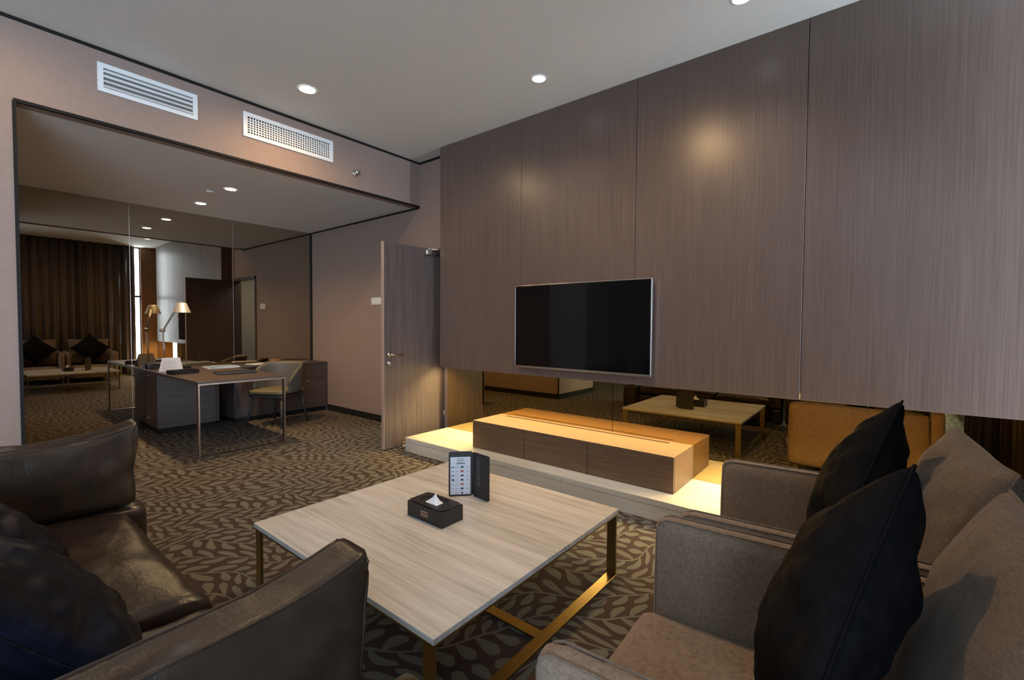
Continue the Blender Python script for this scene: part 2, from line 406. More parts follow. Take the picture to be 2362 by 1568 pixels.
# ------------------------------------------------------------------ television wall panelling
pn_ = thing('wall_panelling', 'tall dark wood veneer wall panelling floating behind the television', 'wall panelling', (XP, 1.5, .8175))
ys = [-.6, .366, 1.486, 2.616, 3.7255]
for y0, y1 in zip(ys, ys[1:]):
    link('veneer_board', bx(XP, XP+.03, y0+.002, y1-.002, .8175, ZC-.003, bev=.0012, seg=1), M['panel'], pn_)
link('end_board', bx(XP+.03, XW-.002, 3.70, 3.7235, .8175, ZC-.003), M['panel'], pn_)
link('end_board', bx(XP+.03, XW-.002, -.598, -.575, .8175, ZC-.003), M['panel'], pn_)
b = B(); box(b, XP+.0305, XP+.034, -.57, 3.69, .86, ZC-.01)
link('backing', b, M['dark'], pn_)

# plinth and console
pl = thing('marble_plinth', 'long low pale marble plinth glowing along the foot of the television wall', 'plinth', (3.19, 1.5, 0))
for y0, y1 in ((-.83, 1.825), (1.826, 3.692)):
    link('marble_slab', bx(2.894, XM-.001, y0, y1, .10, .1406, bev=.002), M['marble'], pl)
    link('riser', bx(2.896, XM-.001, y0+.0005, y1-.0005, 0, .0995), M['marble'], pl)
X0, X1, Y0, Y1, Z0, Z1 = 3.0634, XM-.001, 1.0413, 2.9122, .1408, .3942
con = thing('television_console', 'long low wooden cabinet with three plain doors standing on the marble plinth', 'cabinet', ((X0+X1)/2, (Y0+Y1)/2, Z0))
link('body', bx(X0+.02, X1, Y0, Y1, Z0, Z1-.012), M['console'], con)
b = B(); box(b, X0, XM-.07, Y0, Y1, Z1-.012, Z1, bev=.001, seg=1); box(b, XM-.07, XM-.002, Y0, 1.20, Z1-.012, Z1); box(b, XM-.07, XM-.002, 2.80, Y1, Z1-.012, Z1); box(b, XM-.045, XM-.002, 1.20, 2.80, Z1-.012, Z1)
link('top', b, M['console'], con)
link('cable_slot', bx(XM-.07, XM-.045, 1.20, 2.80, Z1-.0119, Z1-.006), M['dark'], con)
for y0, y1 in ((Y0, 1.702), (1.705, 2.312), (2.315, Y1)):
    link('door', bx(X0, X0+.018, y0+.001, y1-.001, Z0, Z1-.0135, bev=.0015, seg=1), M['console'], con)

# television
ty0, ty1, tz0, tz1, tx = 1.317, 2.632, .893, 1.646, 3.33
tv = thing('television', 'large flat television with silver rim and black screen on the wood wall', 'television', (tx, (ty0+ty1)/2, tz0))
b = B(); w = .010
box(b, tx-.004, tx+.022, ty0, ty1, tz0, tz0+.018, bev=.002); box(b, tx-.004, tx+.022, ty0, ty1, tz1-w, tz1, bev=.002)
box(b, tx-.004, tx+.022, ty0, ty0+w, tz0, tz1, bev=.002); box(b, tx-.004, tx+.022, ty1-w, ty1, tz0, tz1, bev=.002)
link('bezel', b, M['steel'], tv)
link('screen', bx(tx, tx+.01, ty0+w, ty1-w, tz0+.018, tz1-w), M['screen'], tv)
link('back_cover', bx(tx+.011, tx+.045, ty0+.03, ty1-.03, tz0+.03, tz1-.03, bev=.01), M['dark'], tv)
link('wall_bracket', bx(tx+.045, XP-.001, 1.75, 2.2, 1.1, 1.45), M['dark'], tv)
link('indicator', bx(tx-.0048, tx-.004, ty1-.075, ty1-.055, tz0+.006, tz0+.011), M['red'], tv)

# ------------------------------------------------------------------ door (open leaf)
dr = thing('door_1', None, None, (XW, D0, 0), kind='structure')
b = B(); box(b, XW-.012, XW+.11, D0-.02, D0+.03, 0, DZ+.02); box(b, XW-.012, XW+.11, D1-.03, D1+.02, 0, DZ+.02); box(b, XW-.012, XW+.11, D0-.02, D1+.02, DZ-.02, DZ+.03)
link('door_frame', b, M['desk'], dr)
hx, hy = 3.555, 3.838; fx, fy = 2.752, 3.846
th = math.atan2(fy-hy, fx-hx); L = math.hypot(fx-hx, fy-hy)
leafm = Matrix.Translation((hx, hy, 0)) @ Matrix.Rotation(th, 4, 'Z')     # local x along the leaf, local +y towards the camera side (-Y world)
leaf = link('door_leaf', B(), None, dr); leaf.data.materials.clear()
def lf(bm): bm.transform(leafm); return bm
bm = lf(bx(.002, L-.004, -.044, -.002, .012, 2.111)); bm.transform(parent_mats[dr.name].inverted()); bm.to_mesh(leaf.data); bm.free(); leaf.data.materials.append(M['door'])
parent_mats[leaf.name] = parent_mats[dr.name].copy()
def lpart(name, bm, m, smooth=False):
    bm.transform(leafm); bm.transform(parent_mats[dr.name].inverted())
    return link(name, bm, m, leaf, smooth=smooth, local=True)
lpart('edge_band', bx(L-.0045, L+.0005, -.0445, -.0015, .012, 2.112), M['edge'])
sgn = 1.0   # side facing the camera
def face_y(d): return -.002+d
b = B(); cyl(b, (L-.062, -.002, .975), (L-.062, .012, .975), .026); cyl(b, (L-.062, .01, .975), (L-.062, .055, .975), .010); lpart('handle_rose', b, M['steel'], True)
b = B(); tube(b, [(L-.062, .05, .975), (L-.09, .055, .975), (L-.20, .055, .972)], .009, 10); lpart('handle', b, M['bronze'], True)
b = B(); cyl(b, (L-.062, -.002, .885), (L-.062, .012, .885), .026); box(b, L-.067, L-.057, .012, .03, .868, .902, bev=.002); lpart('lock', b, M['steel'], True)
b = B(); box(b, .09, .29, -.002, .045, 2.035, 2.095, bev=.012); lpart('door_closer', b, M['steel'])
b = B(); tube(b, [(.24, .03, 2.10), (.12, .10, 2.105), (.01, .03, 2.105)], .008, 8); cyl(b, (.24, .03, 2.09), (.24, .03, 2.115), .016); lpart('closer_arm', b, M['steel'], True)
for hz in (.25, 1.05, 1.85):
    b = B(); cyl(b, (-.006, .002, hz-.05), (-.006, .002, hz+.05), .007); lpart('hinge', b, M['steel'], True)
ds = thing('door_stop', 'small metal door stop on the carpet by the open door and plinth', 'door stop', (2.94, 3.775, 0))
link('base', cyl(B(), (2.94, 3.775, 0), (2.94, 3.775, .045), .02, .015), M['steel'], ds, smooth=True)
link('rubber_tip', cyl(B(), (2.94, 3.775, .045), (2.94, 3.775, .075), .016, .009), M['brown'], ds, smooth=True)

# switch
sw = thing('light_switch', 'white double light switch plate on the brown wall beside the open door', 'light switch', (XW, 5.14, 1.54))
link('plate', bx(XW-.009, XW, 5.03, 5.255, 1.54, 1.635, bev=.003), M['plastic'], sw)
for k in range(4):
    link('rocker', bx(XW-.013, XW-.009, 5.045+k*.052, 5.085+k*.052, 1.562, 1.613, bev=.002), M['white'] if k != 3 else M['plastic'], sw)

# ------------------------------------------------------------------ vents
v1 = thing('louvre_vent', 'white louvred air vent on the upper wall at left', 'air vent', (1.0, YB, 2.9))
def vframe(x0, x1, z0, z1, w, par):
    b = B(); y0, y1 = YB-.014, YB
    box(b, x0, x1, y0, y1, z1-w, z1, bev=.002); box(b, x0, x1, y0, y1, z0, z0+w, bev=.002); box(b, x0, x0+w, y0, y1, z0+w, z1-w); box(b, x1-w, x1, y0, y1, z0+w, z1-w)
    link('frame', b, M['white'], par)
    link('backing', bx(x0+w, x1-w, YB-.001, YB-.0005, z0+w, z1-w), M['dark'] if par is not v1 else M['greyink'], par)
vframe(.703, 1.302, 2.898, 3.096, .032, v1)
for k in range(4):
    z = 2.942+k*.034
    b = B(); box(b, .735, 1.27, -.012, .012, -.0015, .0015); b.transform(Matrix.Translation((0, YB-.011, z)) @ Matrix.Rotation(R(50 if k < 2 else 62), 4, 'X'))
    link('slat', b, M['white'], v1)
v2 = thing('grid_vent', 'white air vent with a fine square grid on the upper wall', 'air vent', (2.05, YB, 2.9))
vframe(1.637, 2.461, 2.89, 3.10, .034, v2)
b = B()
for k in range(1, 34): box(b, 1.671+k*.0229-.0042, 1.671+k*.0229+.0042, YB-.009, YB-.004, 2.924, 3.066)
for k in range(1, 7): box(b, 1.671, 2.427, YB-.008, YB-.003, 2.924+k*.0203-.004, 2.924+k*.0203+.004)
link('grille', b, M['white'], v2)
sp = thing('sprinkler', 'chrome wall sprinkler on the upper wall right of the grid vent', 'sprinkler', (2.712, YB, 2.852))
link('rose', cyl(B(), (2.712, YB, 2.852), (2.712, YB-.012, 2.852), .035, .028), M['chrome'], sp, smooth=True)
b = B(); cyl(b, (2.712, YB-.012, 2.852), (2.712, YB-.06, 2.852), .012); cyl(b, (2.712, YB-.058, 2.852), (2.712, YB-.062, 2.852), .022); link('nozzle', b, M['chrome'], sp, smooth=True)

# ------------------------------------------------------------------ downlights
WARM = (1.0, .64, .30)
def downlight(x, y, z, label, warm=True, power=20, r=.048, angle=95, blend=.7, group=None):
    t_ = thing('downlight', label, 'ceiling light', (x, y, z), group=group)
    link('trim_ring', lathe(B(), [(r+.012, 0), (r+.010, -.004), (r, -.004), (r-.002, .0)], (x, y, z-.0005)), M['white'], t_, smooth=True)
    link('lens', cyl(B(), (x, y, z-.0035), (x, y, z-.001), r), M['glow'] if warm else M['glow_cool'], t_)
    if power:
        l = bpy.data.lights.new('bulb', 'SPOT'); l.energy = power; l.color = WARM if warm else (1, .95, .88); l.spot_size = R(angle); l.spot_blend = blend; l.shadow_soft_size = .045
        o = bpy.data.objects.new('bulb', l); COL.objects.link(o); o.parent = t_; o.location = (0, 0, -.012)
    return t_
downlight(1.897, 3.677, ZC, 'bright warm ceiling downlight near the grid vent', power=34, r=.062, angle=174, blend=.8)
downlight(.20, 3.68, ZC, 'warm ceiling downlight left of the louvred vent', power=11, angle=174, blend=.8)
downlight(1.90, 1.35, ZC, 'warm ceiling downlight above the coffee table', power=62, angle=174, blend=.8)
downlight(2.927, 2.091, ZC, 'pale ceiling downlight above the television console', warm=False, power=10, r=.052, angle=100)
downlight(2.944, .655, ZC, 'pale ceiling downlight cut off by the top edge of the photo', warm=False, power=10, r=.052, angle=100)
downlight(1.894, 5.278, ZN, 'warm alcove downlight nearer the room', power=60, r=.05, angle=150, blend=1)
downlight(1.902, 6.185, ZN, 'warm alcove downlight nearer the mirror', power=60, r=.05, angle=150, blend=1)
sm = thing('smoke_detector', 'small white disc sensor on the alcove ceiling between two downlights', 'sensor', (1.789, 5.541, ZN))
link('body', lathe(B(), [(.0, -.012), (.028, -.012), (.036, -.004), (.038, 0)], (1.789, 5.541, ZN)), M['white'], sm, smooth=True)

# ------------------------------------------------------------------ curtain and window jamb
b = B(); nx = 900; prev = None; x0c, x1c = -.85, 3.035
for i in range(nx+1):
    x = x0c+(x1c-x0c)*i/nx
    ph = 2*PI*x/.155+1.5*noise.noise(Vector((x*1.7, 0, 0)))
    y = -.925+.042*math.sin(ph)+.015*math.sin(2.3*ph+1)
    a = b.verts.new((x, y, .015)); c = b.verts.new((x, y+.004*math.sin(ph*.7), ZC-.002))
    if prev: b.faces.new((prev[0], a, c, prev[1]))
    prev = (a, c)
cu = link('curtain', b, M['curtain'], smooth=True); tag(cu, 'long pleated brown curtain hanging behind the armchairs, seen in the mirrors', 'curtain')
sl = cu.modifiers.new('thick', 'SOLIDIFY'); sl.thickness = .004
S('trim_7', bx(3.16, XM, -.999, -.975, 0, ZC-.001), M['orange'])

# ------------------------------------------------------------------ coffee table
tx0, tx1, ty0_, ty1_, tz = .884, 2.125, .996, 2.244, .3516
ct = thing('coffee_table', 'large square coffee table with striped pale stone top and brass base', 'coffee table', ((tx0+tx1)/2, (ty0_+ty1_)/2, 0))
link('tabletop', bx(tx0, tx1, ty0_, ty1_, tz-.022, tz, bev=.0025), M['travertine'], ct)
b = B()
for y0, y1 in ((ty0_+.004, ty0_+.044), (ty1_-.044, ty1_-.004)): box(b, tx0+.004, tx1-.004, y0, y1, tz-.032, tz-.0225)
for x0, x1 in ((tx0+.004, tx0+.044), (tx1-.044, tx1-.004)): box(b, x0, x1, ty0_+.044, ty1_-.044, tz-.032, tz-.0225)
link('top_frame', b, M['gold'], ct)
for x0 in (tx0+.006, tx1-.018):
    for y0 in (ty0_+.006, ty1_-.056):
        link('leg', bx(x0, x0+.012, y0, y0+.05, .0125, tz-.0325, bev=.001, seg=1), M['gold'], ct)
for y0 in (ty0_+.006, ty1_-.056):
    link('floor_rail', bx(tx0+.006, tx1-.006, y0, y0+.05, .001, .012, bev=.001, seg=1), M['gold'], ct)
link('cross_rail', bx(1.478, 1.528, ty0_+.057, ty1_-.057, .001, .011), M['gold'], ct)

# tissue box
tb = thing('tissue_box', 'black rectangular tissue box with a white tissue on the coffee table', 'tissue box', (1.462, 1.638, tz))
b = B(); bx0, bx1, by0, by1, bz = 1.394, 1.530, 1.515, 1.762, tz+.078
box(b, bx0, bx1, by0, by1, tz+.0005, bz-.004, bev=.003)
link('box', b, M['blackleather'], tb)
b = B(); pts = [(1.462+.05*math.cos(a)*1.0, 1.638+.085*math.sin(a)) for a in [2*PI*k/28 for k in range(28)]]
inner = [b.verts.new((p[0], p[1], bz)) for p in pts]; outer = []
for p in pts:
    dx, dy = p[0]-1.462, p[1]-1.638; s = min((.068-.002)/max(abs(dx), 1e-6), (.1235-.002)/max(abs(dy), 1e-6)); outer.append(b.verts.new((1.462+dx*s, 1.638+dy*s, bz)))
for k in range(28): b.faces.new((inner[k], inner[(k+1) % 28], outer[(k+1) % 28], outer[k]))
dn = [b.verts.new((v.co.x, v.co.y, bz-.005)) for v in inner]
for k in range(28): b.faces.new((inner[k], dn[k], dn[(k+1) % 28], inner[(k+1) % 28]))
link('lid', b, M['blackleather'], tb)
b = B(); gr = []
for i in range(9):
    for j in range(9):
        u, v = -1+i/4, -1+j/4; rr = max(abs(u), abs(v))
        z = .060*(1-rr)**1.05-.004+.003*noise.noise(Vector((u*2, v*2, 1)))
        gr.append(b.verts.new((1.458+u*.027*(.1+.9*rr)+.004*(1-rr), 1.640+v*.050*(.08+.92*rr)-.01*(1-rr), bz-.006+z)))
for i in range(8):
    for j in range(8): b.faces.new((gr[i*9+j], gr[(i+1)*9+j], gr[(i+1)*9+j+1], gr[i*9+j+1]))
link('tissue', b, M['tissue'], tb, smooth=True)
pq = link('plaque', bx(bx0-.0012, bx0+.0002, 1.612, 1.660, tz+.026, tz+.052), M['bronze'], tb)
b = B()
for k in range(4): box(b, bx0-.0016, bx0-.0013, 1.618+k*.0095, 1.624+k*.0095, tz+.036, tz+.046)
box(b, bx0-.0016, bx0-.0013, 1.618, 1.654, tz+.030, tz+.0325)
link('lettering', b, M['ink'], pq, local=False) if False else None
parent_mats[pq.name] = parent_mats[tb.name].copy(); link('lettering', b, M['ink'], pq)

# trifold stand on the table
ms = thing('menu_stand', 'black leatherette folding stand with a printed white channel list on the coffee table', 'menu stand', (1.75, 1.68, tz))
def standpanel(p0, p1, z0, z1, th_=.005, rc=.010):
    p0, p1 = Vector(p0), Vector(p1); d = (p1-p0); W = d.length; d.normalize(); H_ = z1-z0
    pts = []
    for cx, cz, a0 in ((W-rc, H_-rc, 0), (rc, H_-rc, 90), (rc, rc, 180), (W-rc, rc, 270)):
        for i in range(5):
            a = R(a0+22.5*i); pts.append((cx+rc*math.cos(a), cz+rc*math.sin(a)))
    b = prism(B(), pts, -th_/2, th_/2)
    nrm = Vector((d.y, -d.x, 0))      # outward normal
    m_ = Matrix(((d.x, 0, nrm.x, p0.x), (d.y, 0, nrm.y, p0.y), (0, 1, 0, z0), (0, 0, 0, 1)))
    b.transform(m_); return b, m_
P0, P1, P2 = (1.687, 1.781), (1.780, 1.694), (1.768, 1.560)
cvl, mA = standpanel(P0, P1, tz+.001, tz+.244)
link('left_cover', cvl, M['blackleather'], ms)
cvr, mB = standpanel((1.7835, 1.690), P2, tz+.001, tz+.240)
link('right_cover', cvr, M['blackleather'], ms)
b = cyl(B(), (1.782, 1.692, tz+.008), (1.782, 1.692, tz+.236), .0045); link('hinge_fold', b, M['blackleather'], ms, smooth=True)
def onp(mtx, side, x0, x1, z0, z1, off, th_=.0006):
    b = B(); box(b, x0, x1, z0, z1, off if side > 0 else -off-th_, off+th_ if side > 0 else -off); b.transform(mtx); return b
# which side faces the viewer
sideA = 1 if (mA.to_3x3() @ Vector((0, 0, 1))).dot(Vector((-1, -1, 0))) > 0 else -1
sideB = 1 if (mB.to_3x3() @ Vector((0, 0, 1))).dot(Vector((-1, -1, 0))) > 0 else -1
flipA = (mA.to_3x3() @ Vector((1, 0, 0))).dot(rt) > 0
sheet = link('printed_sheet', onp(mA, sideA, .009, .117, .010, .214, .0027), M['paper'], ms)
parent_mats[sheet.name] = parent_mats[ms.name].copy()
b = B(); random.seed(4)
def marks(b, x0, x1, z0, z1):
    q = onp(mA, sideA, x0, x1, z0, z1, .0034, .0003)
    me = bpy.data.meshes.new('tmp'); q.to_mesh(me); b.from_mesh(me); bpy.data.meshes.remove(me); q.free()
for k, (a0, a1) in enumerate(((.045, .080), (.042, .084), (.048, .078))): marks(b, a0, a1, .203-k*.0095, .2055-k*.0095)
marks(b, .040, .088, .1765, .1805)
for k in range(7):
    z = .160-k*.0235
    marks(b, .035, .052, z-.001, z+.0005); marks(b, .090, .112, z-.001, z+.0005); marks(b, .011, .118, z-.0095, z-.009)
    if k in (0, 2): marks(b, .013, .030, z-.003, z+.002)
    elif k == 3:
        marks(b, .017, .028, z-.006, z+.006)
    elif k < 6: marks(b, .015, .028, z-.0015, z+.001)
    if k in (0, 2, 3, 5): marks(b, .064, .080, z-.0045, z+.0045)
    if k == 6: marks(b, .068, .077, z-.006, z+.005)
link('printing', b, M['ink'], sheet)
b = B()
for k in (1, 4):
    b = B(); z = .160-k*.0235; marks(b, .064, .080, z-.005, z+.005); link('logo', b, M['red'], sheet)

b = B()
def marksB(b, x0, x1, z0, z1):
    q = onp(mB, sideB, x0, x1, z0, z1, .0027, .0003)
    me = bpy.data.meshes.new('tmp'); q.to_mesh(me); b.from_mesh(me); bpy.data.meshes.remove(me); q.free()
for k in range(24):
    z = .215-k*.0065
    marksB(b, .035, .035+random.uniform(.015, .028), z, z+.0018)
link('small_print', b, M['greyink'], ms)

# ------------------------------------------------------------------ desk in the alcove
DZT = .727; dx0, dx1, dy0 = 1.478, 2.288, 4.955
dk = thing('desk', 'dark wood writing desk on a slim metal frame in the alcove', 'desk', (1.88, 5.8, 0))
link('desktop', bx(dx0, dx1, dy0, YM-.002, DZT-.030, DZT, bev=.002), M['desk'], dk)
b = B(); box(b, dx0-.001, dx1+.001, dy0-.004, dy0-.0005, DZT-.034, DZT-.022); link('metal_edge', b, M['bronze'], dk)
for x0 in (dx0+.002, dx1-.014): link('leg', bx(x0, x0+.012, dy0, dy0+.045, .008, DZT-.0305), M['bronze'], dk)
link('floor_rail', bx(dx0+.002, dx1-.002, dy0, dy0+.045, .001, .0075), M['bronze'], dk)
link('pedestal', bx(dx0+.02, 2.12, 6.36, YM-.003, .07, DZT-.0305), M['desk'], dk)
link('pedestal_plinth', bx(dx0+.05, 2.10, 6.42, YM-.003, .001, .0695), M['dark'], dk)
for zz in (.16, .66): link('pedestal_stud', cyl(B(), (dx0+.0195, 6.70, zz), (dx0+.006, 6.70, zz), .010), M['chrome'], dk)
cr = thing('drawer_cabinet', 'dark wood side cabinet with three drawers under the alcove mirror', 'drawer cabinet', (2.95, 6.6, 0))
cx0, cx1, cy0 = 2.30, XW-.016, 6.372
link('body', bx(cx0, cx1, cy0+.02, YM-.003, .06, DZT-.024), M['desk'], cr)
link('plinth', bx(cx0+.02, cx1, cy0+.05, YM-.003, .001, .0595), M['dark'], cr)
link('top', bx(dx1+.003, cx1+.001, cy0-.005, YM-.002, DZT-.0235, DZT, bev=.002), M['desk'], cr)
for x0, x1 in ((2.93, cx1-.002),):
    for z0, z1 in ((.065, .33), (.335, .50), (.505, .615)):
        d_ = link('drawer', bx(x0, x1, cy0, cy0+.0195, z0, z1, bev=.002), M['desk'], cr); parent_mats[d_.name] = parent_mats[cr.name].copy()
        zc = (z0+z1)/2+(z1-z0)*.2
        b = B(); cyl(b, ((x0+x1)/2+.02, cy0-.014, zc), ((x0+x1)/2+.02, cy0, zc), .010); link('knob', b, M['steel'], d_, smooth=True)
    link('rail', bx(x0, x1, cy0+.004, cy0+.0195, .62, DZT-.026), M['desk'], cr)
link('front_panel', bx(cx0, 2.925, cy0+.012, cy0+.0195, .065, DZT-.026), M['desk'], cr)

# desk lamp
lx, ly = 1.612, 6.52
lp = thing('desk_lamp', 'brushed metal swing-arm desk lamp with conical shade on the desk', 'desk lamp', (lx, ly, DZT))
link('base', lathe(B(), [(0, .018), (.06, .016), (.085, .010), (.088, 0), (0, 0)], (lx, ly, DZT+.0005)), M['steel'], lp, smooth=True)
el = Vector((1.598, 6.50, 1.195)); hd = Vector((1.700, 6.30, 1.490))
b = B()
for s in (-.006, .006): tube(b, [(lx+s, ly, DZT+.015), (el.x+s, el.y, el.z)], .0042, 8)
link('lower_arm', b, M['steel'], lp, smooth=True)
b = B()
for s in (-.006, .006): tube(b, [(el.x+s, el.y, el.z), (hd.x+s, hd.y, hd.z)], .0048, 8)
link('upper_arm', b, M['steel'], lp, smooth=True)
link('elbow', cyl(B(), el+Vector((-.02, 0, 0)), el+Vector((.02, 0, 0)), .018), M['steel'], lp, smooth=True)
link('counterweight', cyl(B(), el+Vector((-.03, .02, -.01)), el+Vector((-.012, .01, .02)), .009), M['steel'], lp, smooth=True)
sh = Vector((1.722, 6.27, 1.402))
b = B(); pr = [(.088, 0), (.048, .108), (.044, .112), (.0, .113)]
lathe(b, pr, sh, 32); link('lamp_shade', b, M['shade'], lp, smooth=True)
link('shade_holder', cyl(B(), hd, sh+Vector((0, 0, .09)), .012), M['steel'], lp, smooth=True)
link('switch_stem', cyl(B(), sh+Vector((-.035, 0, -.05)), sh+Vector((-.035, 0, .05)), .005), M['steel'], lp, smooth=True)

# things on the desk
cs = thing('card_holder', 'white folded information card standing below the desk lamp', 'card', (1.625, 6.32, DZT))
b = B(); 
def tent(b, cx, cy, w0, w1, dep, h, ang):
    m_ = Matrix.Translation((cx, cy, DZT+.001)) @ Matrix.Rotation(ang, 4, 'Z')
    for s in (-1, 1):
        vs_ = [b.verts.new(m_ @ Vector(p)) for p in ((-w0/2, s*dep/2, 0), (w0/2, s*dep/2, 0), (w1/2, s*.002, h), (-w1/2, s*.002, h))]
        vt = [b.verts.new(v.co+m_.to_3x3() @ Vector((0, -s*.0015, 0))) for v in vs_]
        b.faces.new(vs_); b.faces.new(vt[::-1])
        for k in range(4): b.faces.new((vs_[k], vt[k], vt[(k+1) % 4], vs_[(k+1) % 4]))
tent(b, 1.625, 6.32, .225, .165, .09, .155, R(-16)); link('card', b, M['paper'], cs)
b = B(); 
for k in range(5):
    q = B(); box(q, -.07, .05+.01*(k % 2), -.0008, .0008, -.001, .001); q.transform(Matrix.Translation((1.615, 6.32, DZT+.02+k*.024)) @ Matrix.Rotation(R(-16), 4, 'Z') @ Matrix.Translation((0, -.0465+k*.0073-.0012, 0)))
    me = bpy.data.meshes.new('t'); q.to_mesh(me); b.from_mesh(me); bpy.data.meshes.remove(me); q.free()
link('printing', b, M['greyink'], cs)
tr = thing('leather_tray', 'black leather desk tray in front of the white card', 'tray', (1.60, 5.90, DZT), R(14))
def loc_box(par, name, x0, x1, y0, y1, z0, z1, m, **k): return link(name, bx(x0, x1, y0, y1, z0, z1, **k), m, par, local=True)
loc_box(tr, 'base', -.10, .15, -.075, .075, .0005, .012, M['blackleather'])
b = B(); box(b, -.10, .15, -.075, -.065, .012, .045); box(b, -.10, .15, .065, .075, .012, .045); box(b, -.10, -.09, -.065, .065, .012, .045); box(b, .14, .15, -.065, .065, .012, .045)
link('rim', b, M['blackleather'], tr, local=True)
loc_box(tr, 'note_pad', -.07, .06, -.05, .05, .0125, .030, M['paper'])
rm = thing('desk_folder', 'slim black leather folder lying across the front of the desk', 'folder', (2.0, 5.55, DZT), R(-4))
loc_box(rm, 'cover', -.17, .20, -.11, .11, .0005, .016, M['blackleather'], bev=.004)
loc_box(rm, 'pages', -.165, .196, -.106, .106, .0165, .018, M['paper'])
loc_box(rm, 'top_cover', -.17, .20, -.11, .11, .0185, .024, M['blackleather'], bev=.002)
pb = thing('storage_box', 'small black box at the mirror end of the desk', 'box', (1.56, 6.74, DZT))
loc_box(pb, 'body', -.05, .06, -.06, .07, .0005, .055, M['blackleather'], bev=.004)
loc_box(pb, 'lid', -.053, .063, -.063, .073, .0555, .068, M['blackleather'], bev=.003)
tel = thing('telephone', 'black desk telephone by the foot of the desk lamp', 'telephone', (1.80, 6.66, DZT), R(10))
loc_box(tel, 'body', -.09, .09, -.09, .09, .0005, .035, M['blackleather'], bev=.01)
b = B(); tube(b, [(-.065, -.08, .06), (-.068, 0, .072), (-.065, .08, .06)], .014, 10); box(b, -.085, -.045, -.095, -.055, .037, .07, bev=.008); box(b, -.085, -.045, .055, .095, .037, .07, bev=.008)
link('handset', b, M['blackleather'], tel, local=True)
b = B()
for i in range(3):
    for j in range(4): box(b, -.02+i*.026, -.004+i*.026, -.05+j*.022, -.036+j*.022, .0352, .039)
link('keypad', b, M['greyink'], tel, local=True)
def book(name, label, cat, x, y, w_, d_, z, th_, rz, cov, group=None):
    t_ = thing(name, label, cat, (x, y, z), R(rz), group)
    loc_box(t_, 'cover', -w_/2, w_/2, -d_/2, d_/2, .0005, .002, cov)
    loc_box(t_, 'pages', -w_/2+.003, w_/2-.003, -d_/2+.003, d_/2-.003, .0022, th_-.0022, M['paper'])
    loc_box(t_, 'top_cover', -w_/2, w_/2, -d_/2, d_/2, th_-.002, th_, cov)
    return t_
book('booklet', 'pale blue booklet on the desk, topmost of a small stack', 'booklet', 2.16, 6.42, .30, .22, DZT+.0125, .010, 6, M['blue'])
book('booklet', 'wider white booklet on the desk under the pale blue one', 'booklet', 2.17, 6.42, .36, .25, DZT, .012, -3, M['paper'])
book('magazine', 'white magazine lying on the drawer cabinet behind the chair', 'magazine', 2.70, 6.58, .30, .21, DZT, .008, 12, M['paper'])
book('magazine', 'grey brochure on the drawer cabinet near the right wall', 'magazine', 3.22, 6.60, .26, .2, DZT, .006, -8, M['greyink'])
bw = thing('wooden_bowl', 'small brown wooden bowl on the drawer cabinet', 'bowl', (2.93, 6.66, DZT))
link('bowl', lathe(B(), [(0, .0005), (.03, .0005), (.06, .02), (.078, .048), (.074, .048), (.055, .024), (0, .010)], (2.93, 6.66, DZT)), M['brown'], bw, smooth=True)
bwm = thing('wooden_pen', 'long pale wooden stick lying on the drawer cabinet beside the bowl', 'stick', (3.02, 6.5, DZT))
link('shaft', tube(B(), [(2.93, 6.46, DZT+.007), (3.12, 6.53, DZT+.009)], .006, 8), M['brown'], bwm, smooth=True)

# ------------------------------------------------------------------ desk chair
ch = thing('desk_chair', 'grey upholstered tub chair with curved back pulled up beside the desk', 'chair', (2.66, 5.96, 0), R(208.6-90))
# local: faces +Y
b = pad(-.235, .235, -.22, .25, .40, .455, .022, (0, 0, .012), n=8); link('seat', b, M['seatpad'], ch, smooth=True, local=True)
link('seat_frame', pad(-.23, .23, -.22, .24, .365, .399, .012, n=6), M['chairleg'], ch, smooth=True, local=True)
b = B(); NA, NZ = 40, 10; g = []
for i in range(NA+1):
    a = R(-205+230*i/NA); k = abs(-1+2*i/NA)
    top = .775-.15*max(0, (k-.45)/.55)**1.6-.10*(k**8); row = []
    for j in range(NZ+1):
        z = .42+(top-.42)*j/NZ; lean = .05*((z-.42)/.35)
        row.append(b.verts.new(((.262+lean*.6)*math.cos(a), (.255+lean)*math.sin(a)+.02, z)))
    g.append(row)
for i in range(NA):
    for j in range(NZ): b.faces.new((g[i][j], g[i+1][j], g[i+1][j+1], g[i][j+1]))
bk = link('backrest', b, M['pale_shell'], ch, smooth=True, local=True)
so = bk.modifiers.new('thick', 'SOLIDIFY'); so.thickness = .028; so.offset = 0
parent_mats[bk.name] = parent_mats[ch.name]
rim = [tuple(g_) for g_ in [((.262+.05*((.775-.15*max(0, (abs(-1+2*i/NA)-.45)/.55)**1.6-.10*(abs(-1+2*i/NA)**8)-.42)/.35)*.6)*math.cos(R(-205+230*i/NA)), (.255+.05*((.775-.15*max(0, (abs(-1+2*i/NA)-.45)/.55)**1.6-.10*(abs(-1+2*i/NA)**8)-.42)/.35))*math.sin(R(-205+230*i/NA))+.02, .775-.15*max(0, (abs(-1+2*i/NA)-.45)/.55)**1.6-.10*(abs(-1+2*i/NA)**8)) for i in range(NA+1)]]
link('piping', tube(B(), rim, .012, 8), M['seatpad'], bk, smooth=True, local=True)
for sx_ in (-1, 1):
    for sy_ in (-1, 1):
        b = B(); p0 = (sx_*.20, sy_*.19+.01, .366); p1 = (sx_*.245, sy_*.255+.01, .001)
        cyl(b, p1, p0, .012, .021, 12); link('leg', b, M['chairleg'], ch, smooth=True, local=True)

